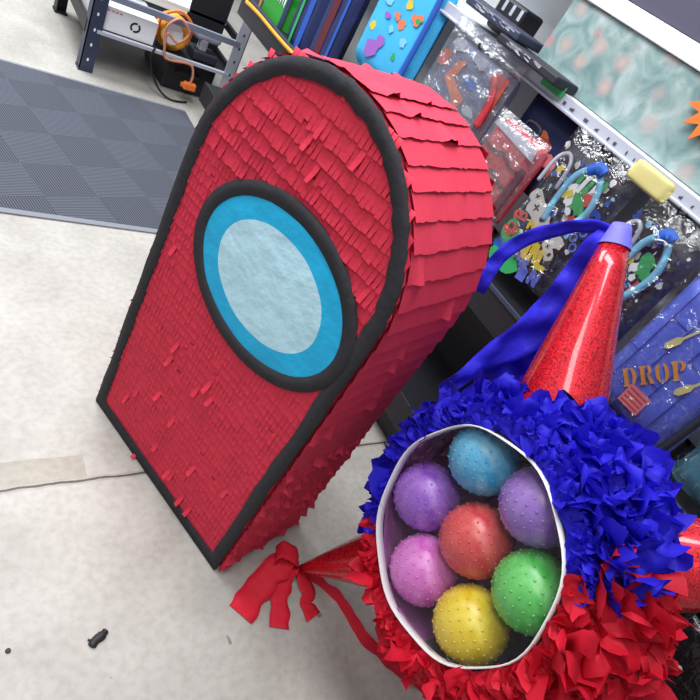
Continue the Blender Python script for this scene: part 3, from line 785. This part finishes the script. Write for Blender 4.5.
def circ(u, v, r, asp=.7, n=14, a0=0, a1=2*pi): return [(u+r*cos(a0+(a1-a0)*k/n), v+r*asp*sin(a0+(a1-a0)*k/n)) for k in range(n)]
def rot(pts, ang, c=(.5, .5), asp=.7):
    o = []
    for u, v in pts:
        x, y = (u-c[0]), (v-c[1])/asp; o.append((c[0]+x*cos(ang)-y*sin(ang), c[1]+(x*sin(ang)+y*cos(ang))*asp))
    return o
def blob(u, v, r, rr, asp=.7, n=11): 
    return [(u+r*rr.uniform(.55, 1.2)*cos(2*pi*k/n), v+r*asp*rr.uniform(.55, 1.2)*sin(2*pi*k/n)) for k in range(n)]
GRP = 'backpacks hanging on the display rack'
# controller print backpack
PAL = ['grey', 'green', 'yellow', 'violet', 'printred', 'skyp', 'dark', 'white', 'midblue']
def gamepad(u, v, ang, mi=0, s=1.):
    c = (u, v); sh = []
    body = [(-.16, -.05), (-.13, -.09), (-.07, -.075), (.07, -.075), (.13, -.09), (.16, -.05), (.17, .03), (.12, .08), (-.12, .08), (-.17, .03)]
    def tr(pts): return rot([(u+x*s, v+y*s*.75) for x, y in pts], ang, c)
    sh.append((mi, tr(body)))
    sh.append((6, tr([(-.105, .0), (-.105, .018), (-.075, .018), (-.075, .045), (-.055, .045), (-.055, .018), (-.025, .018), (-.025, 0), (-.055, 0), (-.055, -.03), (-.075, -.03), (-.075, 0)])))
    sh.append((6, tr([(.075+.032*cos(k*pi/5), .01+.038*sin(k*pi/5)) for k in range(10)])))
    return sh
def scribbles(rr, n, mis, area, r0, r1):
    return [(rr.choice(mis), blob(rr.uniform(area[0], area[2]), rr.uniform(area[1], area[3]), rr.uniform(r0, r1), rr)) for _ in range(n)]
def letterish(u, v, s, mi, ang):
    A_ = [[(0, 0), (.3, 0), (.3, .4), (.6, .1), (.6, 0), (.9, 0), (.9, 1), (.6, 1), (.6, .5), (.3, .9), (.3, 1), (0, 1)],
          [(0, 0), (.3, 0), (.45, .35), (.6, 0), (.9, 0), (.6, .6), (.85, 1), (.55, 1), (.42, .75), (.3, 1), (0, 1), (.28, .6)],
          [(0, 0), (.3, 0), (.3, .3), (.7, .3), (.7, 0), (.95, 0), (.95, 1), (0, 1)], [(0, 0), (.8, 0), (.8, .28), (.3, .28), (.3, 1), (0, 1)]]
    return A_
def controller_bag(y0, y1, z0, z1, label, seed):
    B_ = Bag('backpack', label, 'backpack', GRP, y0, y1, z0, z1, 1.64, .062, 'dark')
    rr = random.Random(seed); sh = scribbles(rr, 90, [0, 3, 5, 8, 3, 8, 7, 6], (.05, .04, .95, .95), .014, .05)
    for k in range(26):
        u, v = rr.uniform(.06, .94), rr.uniform(.05, .95); a = rr.uniform(0, 6); L_ = rr.uniform(.03, .10)
        sh.append((rr.choice([0, 3, 5, 7]), [(u, v), (u+L_*cos(a), v+L_*.7*sin(a)), (u+L_*cos(a)+.012, v+L_*.7*sin(a)+.012), (u+.012, v+.012)]))
    sh += gamepad(.22, .50, -.5, 0, .95) + gamepad(.72, .30, -.6, 0, .7) + gamepad(.14, .34, .3, 4, .6)
    sh += [(1, blob(.20, .17, .15, rr)), (1, blob(.14, .24, .08, rr)), (6, blob(.20, .18, .03, rr))]
    def glyph(pts, u, v, s, mi, ang): return (mi, rot([(u+x*s, v+y*s*.8) for x, y in pts], ang, (u, v)))
    G = [[(0, 0), (.28, 0), (.28, .4), (.6, 0), (.9, 0), (.9, 1), (.62, 1), (.62, .5), (.3, 1), (0, 1)], [(.1, 0), (.4, 0), (.5, .5), (.62, 0), (.9, 0), (.65, 1), (.35, 1)], [(0, 0), (.8, 0), (.8, .3), (.3, .3), (.3, 1), (0, 1)], [(0, 0), (.85, 0), (.85, .8), (.5, 1), (0, .8)]]
    for k, (u, v) in enumerate(((.30, .30), (.42, .25), (.54, .19))): sh.append(glyph(G[k], u, v, .145, 2, .15-.3*(k % 2)))
    for k, (u, v) in enumerate(((.40, .07), (.53, .05))): sh.append(glyph(G[3-k*3], u, v, .13, 3, .12))
    sh += [(8, circ(.16, .05, .10, .6)), (1, blob(.62, .72, .14, rr)), (7, blob(.52, .66, .06, rr)), (2, blob(.42, .68, .05, rr)), (2, blob(.18, .78, .05, rr)), (4, blob(.72, .56, .08, rr)), (1, blob(.70, .66, .07, rr)), (7, blob(.60, .60, .05, rr))]
    if seed == 3:
        def at_(px): q = atx(px, 1.637); return (B_.y1-q.y)/(B_.y1-B_.y0), (q.z-B_.z0)/(B_.z1-B_.z0)
        sh += gamepad(*at_((540, 214)), -.25, 0, 1.15) + [(4, blob(*at_((512, 228)), .10, rr)), (1, blob(*at_((511, 262)), .15, rr)), (1, blob(*at_((496, 252)), .09, rr)), (0, blob(*at_((559, 243)), .09, rr)), (6, circ(*at_((513, 226)), .03)), (6, circ(*at_((517, 258)), .025))]
        for k, px in enumerate(((524, 252), (534, 257), (543, 266))): u, v = at_(px); sh.append(glyph(G[k], u-.08, v-.06, .19, 2, .25))
        for k, px in enumerate(((523, 276), (534, 281))): u, v = at_(px); sh.append(glyph(G[3-k*3], u-.06, v-.05, .15, 3, .2))
        for px in ((575, 238), (585, 233), (574, 248)): sh.append((3, circ(*at_(px), .05))); sh.append((6, circ(*at_(px), .03)))
        for k in range(5): u, v = at_((580+k*5, 178+k*3)); sh.append((1 if k % 2 == 0 else 7, [(u, v-.09), (u+.05, v-.09), (u+.07, v+.07), (u+.02, v+.07)]))
        sh += [(7, blob(*at_((574, 190)), .07, rr)), (2, blob(*at_((572, 194)), .05, rr)), (4, blob(*at_((590, 200)), .07, rr))]
    B_.prints(sh, PAL)
    B_.strap_t([(.42, .44), (.38, .62), (.40, .82), (.54, .93), (.70, .88), (.80, .70), (.72, .50), (.60, .40)], 'skyp', .020)
    B_.strap_t([(.50, .90), (.58, .96), (.68, .95)], 'midblue', .035, .02, 'handle')
    B_.strap_t([(.04, .62), (.06, .82), (.16, .90), (.26, .84), (.30, .66)], 'silver', .012)
    B_.sleeve('clear', seed=seed)
    return B_
controller_bag(.85, 1.12, .86, 1.265, 'black backpack with game controller print and blue strap loop, nearest the red slab', 3)
controller_bag(.585, .80, .86, 1.25, 'black controller-print backpack behind the tip of the upright foil cone', 9)
# DROP backpack
dB = Bag('backpack', 'blue plank-print backpack reading DROP beside the upright foil cone', 'backpack', GRP, .275, .565, .79, 1.225, 1.63, .10, 'planks', 'dark')
sh = []
for u in (.17, .36, .55, .74, .9): sh.append((0, rect(u, .03, u+.012, .97)))
for u, v in ((.17, .42), (.36, .7), (.55, .34), (.74, .58), (.36, .2)): sh.append((0, rect(u-.18, v, u, v+.006)))
rr = random.Random(2)
fork = lambda u, v, a: [(1, rot([(u-.03, v-.075), (u, v-.095), (u+.03, v-.075), (u+.034, v+.0), (u+.012, v+.03), (u+.010, v+.16), (u-.010, v+.16), (u-.012, v+.03), (u-.034, v)], a, (u, v)))]
# lettering, drawn in image-upright axes on the bag front (it runs diagonally up the bag)
pD = atx((624, 387), 1.627); pP = atx((690, 379), 1.627); pT = atx((622, 369), 1.627)
bas = (pP-pD); upv = (pT-pD)
def uvd(x, y): q = pD + bas*x + upv*y; return ((dB.y1-q.y)/(dB.y1-dB.y0), (q.z-dB.z0)/(dB.z1-dB.z0))
def L(mi, pts): sh.append((mi, [uvd(x, y) for x, y in pts]))
def arc(cx, cy, rx, ry, a0, a1, tx, ty, n=10):
    return [(cx+rx*cos(a0+(a1-a0)*k/n), cy+ry*sin(a0+(a1-a0)*k/n)) for k in range(n+1)] + [(cx+(rx-tx)*cos(a1+(a0-a1)*k/n), cy+(ry-ty)*sin(a1+(a0-a1)*k/n)) for k in range(n+1)]
def stem(x): L(2, [(x, 0), (x+.105, 0), (x+.105, .1), (x+.088, .1), (x+.088, .9), (x+.105, .9), (x+.105, 1), (x, 1), (x, .9), (x+.018, .9), (x+.018, .1), (x, .1)])
# D
stem(0.); L(2, arc(.125, .5, .095, .5, -pi/2, pi/2, .065, .1))
# R
stem(.265); L(2, arc(.385, .74, .08, .26, -pi/2, pi/2, .052, .09)); L(2, [(.385, .46), (.43, .46), (.49, .0), (.42, 0)])
# O
L(2, arc(.60, .5, .085, .5, pi/2+.12, 3*pi/2-.12, .06, .1)); L(2, arc(.635, .5, .085, .5, -pi/2+.12, pi/2-.12, .06, .1))
# P
stem(.76); L(2, arc(.88, .72, .085, .28, -pi/2, pi/2, .055, .09))
sh += fork(.36, .63, -.35) + fork(.72, .48, -.35)
# striped patch and picture of crossed tools
sh.append((3, rot(rect(.37, .12, .60, .26), .06, (.48, .19))))
for k in range(4): sh.append((4, rot(rect(.39, .135+k*.03, .58, .147+k*.03), .06, (.48, .19))))
sh += [(5, blob(.80, .66, .09, rr)), (3, blob(.70, .80, .09, rr)), (5, blob(.88, .82, .07, rr))]
dB.prints(sh, ['plankline', 'paleyellow', 'gold', 'pink', 'printred', 'grey'])
b = BM(); tube(b, spline([dB.P(.97, .05), dB.P(.98, .3), dB.P(.98, .7), dB.P(.97, .95)], 6), .010, 8); obj('side_piping', b, 'dark', dB.t)
dB.sleeve('clear', seed=4., amp=.010)
# teal backpack with orange mark at the frame edge
tB = Bag('backpack', 'teal backpack with a large orange hooked mark at the right end of the rack', 'backpack', GRP, -.06, .245, .79, 1.20, 1.63, .10, 'teal', 'dark')
tB.prints([(1, rect(0, .55, 1, .97)), (0, [(.22, .40), (.42, .52), (.60, .52), (.60, .46), (.46, .44), (.50, .14), (.38, .14), (.36, .42)]), (0, blob(.75, .3, .1, random.Random(1)))], ['gold', 'violet'])
tB.sleeve('clear', seed=6., amp=.008)
# red banded bag in cloudy plastic
rB = Bag('backpack', 'small red banded backpack in a clear bag, right of the grey one', 'backpack', GRP, 1.15, 1.39, .90, 1.185, 1.62, .075, 'redfab')
sh = []
for v in (.18, .40, .62): sh.append((0, [(.0, v+.06), (.25, v), (.5, v+.05), (.75, v-.01), (1, v+.02), (1, v+.05), (.75, v+.03), (.5, v+.10), (.25, v+.04), (.0, v+.10)]))
sh += [(1, [(0.05, .88), (.95, .83), (.92, .97), (.08, .97)]), (0, rect(.86, .05, .98, .72))]
rB.prints(sh, ['maroon', 'silver']); rB.sleeve('clearv', seed=8., zt=.02)
# grey-blue bag with zigzag
gB = Bag('backpack', 'grey-blue backpack with orange zigzag print wrapped in clear plastic', 'backpack', GRP, 1.42, 1.80, 1.02, 1.285, 1.63, .09, 'slate', 'maroon')
gB.prints([(0, [(.30, .75), (.42, .80), (.36, .55), (.62, .42), (.58, .25), (.46, .34), (.24, .48)]), (1, [(.05, .55), (.2, .6), (.16, .8), (.06, .75)]), (1, [(.86, .3), (.98, .35), (.97, .95), (.80, .95), (.88, .7)]), (2, blob(.58, .62, .1, random.Random(5))), (3, blob(.74, .35, .09, random.Random(6))), (3, blob(.2, .9, .12, random.Random(7))), (3, blob(.55, .9, .12, random.Random(9)))], ['printorange', 'printred', 'midblue', 'silver'])
gB.strap_t([(.80, .9), (.92, .65), (.95, .3)], 'redfab', .03); gB.sleeve('clearv', seed=12., zt=.05)
# navy bag behind them
nB = Bag('backpack', 'navy backpack with pink and red print hanging behind the red banded one', 'backpack', GRP, 1.02, 1.41, 1.02, 1.285, 1.712, .09, 'navy')
nB.prints([(0, blob(.45, .62, .12, random.Random(3))), (1, blob(.60, .50, .12, random.Random(4))), (0, blob(.72, .40, .1, random.Random(5))), (2, blob(.40, .70, .06, random.Random(6)))], ['printred', 'pink', 'printorange'])
# sky blue bag
lB = Bag('backpack', 'sky blue backpack with colourful shapes print, hanging above the arched top', 'backpack', GRP, 1.90, 2.31, .94, 1.40, 1.63, .09, 'sky', 'midblue')
rr = random.Random(17)
sh = [(0, blob(.34, .22, .12, rr)), (0, blob(.42, .30, .08, rr)), (1, blob(.20, .36, .06, rr)), (2, blob(.62, .52, .07, rr)), (2, blob(.78, .62, .09, rr)), (1, blob(.58, .68, .06, rr)), (3, blob(.80, .62, .04, rr)), (2, blob(.50, .55, .05, rr)), (3, blob(.72, .28, .05, rr)), (4, blob(.5, .44, .05, rr)), (4, blob(.28, .60, .07, rr)), (3, blob(.30, .78, .05, rr)), (2, blob(.62, .85, .05, rr)), (4, blob(.75, .42, .06, rr)), (0, blob(.35, .5, .05, rr))]
lB.prints(sh, ['purple', 'yellow', 'printorange', 'green', 'skyp']); lB.strap_t([(.95, .97), (.97, .6), (.96, .05)], 'midblue', .03)
# striped bags and green bag at the far end
for k, (ya, yb_, lab, stripes) in enumerate([(2.42, 2.62, 'navy bag with a broad red stripe next to the sky blue backpack', [(0, .35, .62), (1, .86, .96)]), (2.64, 2.86, 'navy bag with thin pale green stripe between striped and green bags', [(2, .30, .40), (1, .6, .8)])]):
    s_ = Bag('backpack', lab, 'backpack', GRP, ya, yb_, .74, 1.22, 1.63, .09, 'navy'); s_.prints([(m_, [(u0, .02), (u1, .02), (u1-.08, .98), (u0-.08, .98)]) for m_, u0, u1 in stripes], ['maroon', 'midblue', 'green'])
e_ = Bag('backpack', 'green bag with white lettering-like streaks at far end of the rack', 'backpack', GRP, 2.90, 3.20, .70, 1.15, 1.63, .09, 'grn2', 'navy')
rr = random.Random(31); sh = []
for k in range(9): u = .12+.085*k; sh.append((0, [(u, .40+.1*rr.random()), (u+.035, .38), (u+.09, .78), (u+.05, .82)]))
sh += [(1, [(.86, 0), (1, 0), (1, .98), (.9, .98)]), (2, [(0, 0), (.07, 0), (.02, .98), (0, .98)])]
e_.prints(sh, ['white', 'navy', 'gold'])
b = BM(); tube(b, spline([atx((247, 2), 1.60), atx((260, 15), 1.60), atx((274, 32), 1.60), atx((288, 48), 1.60), atx((300, 60), 1.60)], 8), .012, 10)
tag(obj('lanyard', b, 'amber'), 'orange and yellow twisted strap hanging beside the green bag', 'strap')
# black plastic-wrapped bag low on the right
kB = Bag('backpack', 'glossy black plastic-wrapped bag on the lower deck at bottom right', 'backpack', None, -.40, -.04, .255, .64, 1.60, .16, 'blkplastic')
kB.prints([(0, blob(.66, .30, .10, random.Random(2))), (1, blob(.46, .36, .07, random.Random(3))), (1, blob(.30, .66, .03, random.Random(4))), (0, blob(.8, .22, .08, random.Random(5)))], ['yellow', 'grey'])
# tags, packets
def card(nm, px0, px1, x, hh, m, label, cat):
    a, c = atx(px0, x), atx(px1, x); b = BM(); box(b, (x, min(a.y, c.y), (a.z+c.z)/2-hh/2), (x+.006, max(a.y, c.y), (a.z+c.z)/2+hh/2), 0, .002); return tag(obj(nm, b, m), label, cat)
card('price_sticker', (544, 76), (562, 95), 1.640, .034, 'green', 'green sticker on the white label rail above the navy backpack', 'sticker')
a = atx((650, 181), 1.60); b = BM(); bagbody(b, a.y-.07, a.y+.07, a.z-.028, a.z+.03, 1.59, .025, rnd_=.02)
tag(obj('hang_tag', b, 'paleyellow'), 'pale yellow padded tag at the rail above the foil cone tip', 'tag')
for k, (y0, y1, z, lab) in enumerate([(1.24, 1.54, 1.342, 'dark flat packet on the white upper shelf, lower and nearer one'), (1.48, 1.78, 1.372, 'dark flat packet lying on top of the nearer packet')]):
    t = thing('flat_packet', lab, 'packet', (1.72, (y0+y1)/2, z), 0, 'dark flat packets on the upper shelf')
    b = BM(); box(b, (1.58+.02*k, y0, z), (1.698 if k == 0 else 1.765, y1, z+.028), 0, .006); rr = random.Random(k)
    for i in range(16):
        y = rr.uniform(y0+.02, y1-.05); zz = z+.006+rr.random()*.012; quad(b, (1.579+.02*k, y, zz), (1.579+.02*k, y+rr.uniform(.01, .04), zz+.003), (1.579+.02*k, y+.03, zz+.006), (1.579+.02*k, y, zz+.004), 1)
    obj('packet_body', b, ['steel' if k else 'dark', 'silver'], t)
b = BM(); box(b, (1.775, 1.67, 1.342), (1.88, 1.82, 1.455), 0, .01); t = thing('black_carton', 'small black carton with pale stripes standing on the white upper shelf', 'box', (1.83, 1.74, 1.342)); 
for k in range(3): quad(b, (1.7735, 1.68+k*.045, 1.41), (1.7735, 1.695+k*.045, 1.41), (1.7735, 1.695+k*.045, 1.445), (1.7735, 1.68+k*.045, 1.445), 1)
obj('carton_body', b, ['blk', 'silver'], t)
# wire display hooks
for y in (1.60, 2.1, .98, .69, .42, .09, 2.52, 2.75, 3.05):
    b = BM(); tube(b, spline([(1.66, y, 1.300), (1.64, y, 1.295), (1.60, y, 1.292), (1.588, y, 1.305)], 6), .0035, 8); obj('wire_hook', b, 'blk', rk)

# ================================================================ bits on the floor
b = BM(); g = atz((98, 640)); 
tube(b, spline([g+V((-.018, -.012, .004)), g+V((-.006, .0, .005)), g+V((.008, .006, .005)), g+V((.022, .016, .004))], 5), [.004]+[.010]*6+[.011]*5+[.008]*3+[.003], 8)
tube(b, spline([g+V((-.004, -.002, .004)), g+V((-.022, .006, .003))], 4), .0028, 6)
for v in b.verts: v.co.z = max(.0005, (v.co.z)*.7)
tag(obj('rubber_scrap', b, 'scrap'), 'torn black rubber scrap lying on the concrete at lower left', 'scrap')
g = atz((8, 651)); b = BM(); tube(b, [g+V((0, 0, .0005)), g+V((0, 0, .004))], [.006, .005], 12)
tag(obj('rubber_stopper', b, 'scrap'), 'tiny dark round stopper on the concrete near the left edge', 'stopper')

# ================================================================ light
def area(name, loc, size, sy, energy, col=(1, 1, 1), rot_=(0, 0, 0)):
    l = bpy.data.lights.new(name, 'AREA'); l.shape = 'RECTANGLE'; l.size = size; l.size_y = sy; l.energy = energy; l.color = col
    o = bpy.data.objects.new(name, l); COL.objects.link(o); o.location = loc; o.rotation_euler = rot_; return o
area('ceiling_light_panel', (.35, 1.5, 3.3), 1.0, 2.4, 92, (.98, .985, 1))
area('ceiling_light_panel', (.1, 4.8, 3.5), 3.2, 2.2, 225, (.96, .98, 1))
area('ceiling_light_panel', (-1.0, -.2, 3.3), .6, 2.4, 38, (1, .98, .95))
w = bpy.data.worlds.new('store_ambient'); S.world = w; w.use_nodes = True
w.node_tree.nodes['Background'].inputs[0].default_value = (.86, .91, 1, 1); w.node_tree.nodes['Background'].inputs[1].default_value = .26
S.view_settings.view_transform = 'Standard'; S.view_settings.look = 'None'; S.view_settings.gamma = 1; S.view_settings.exposure = .25
try: S.view_settings.use_curve_mapping = False
except Exception: pass
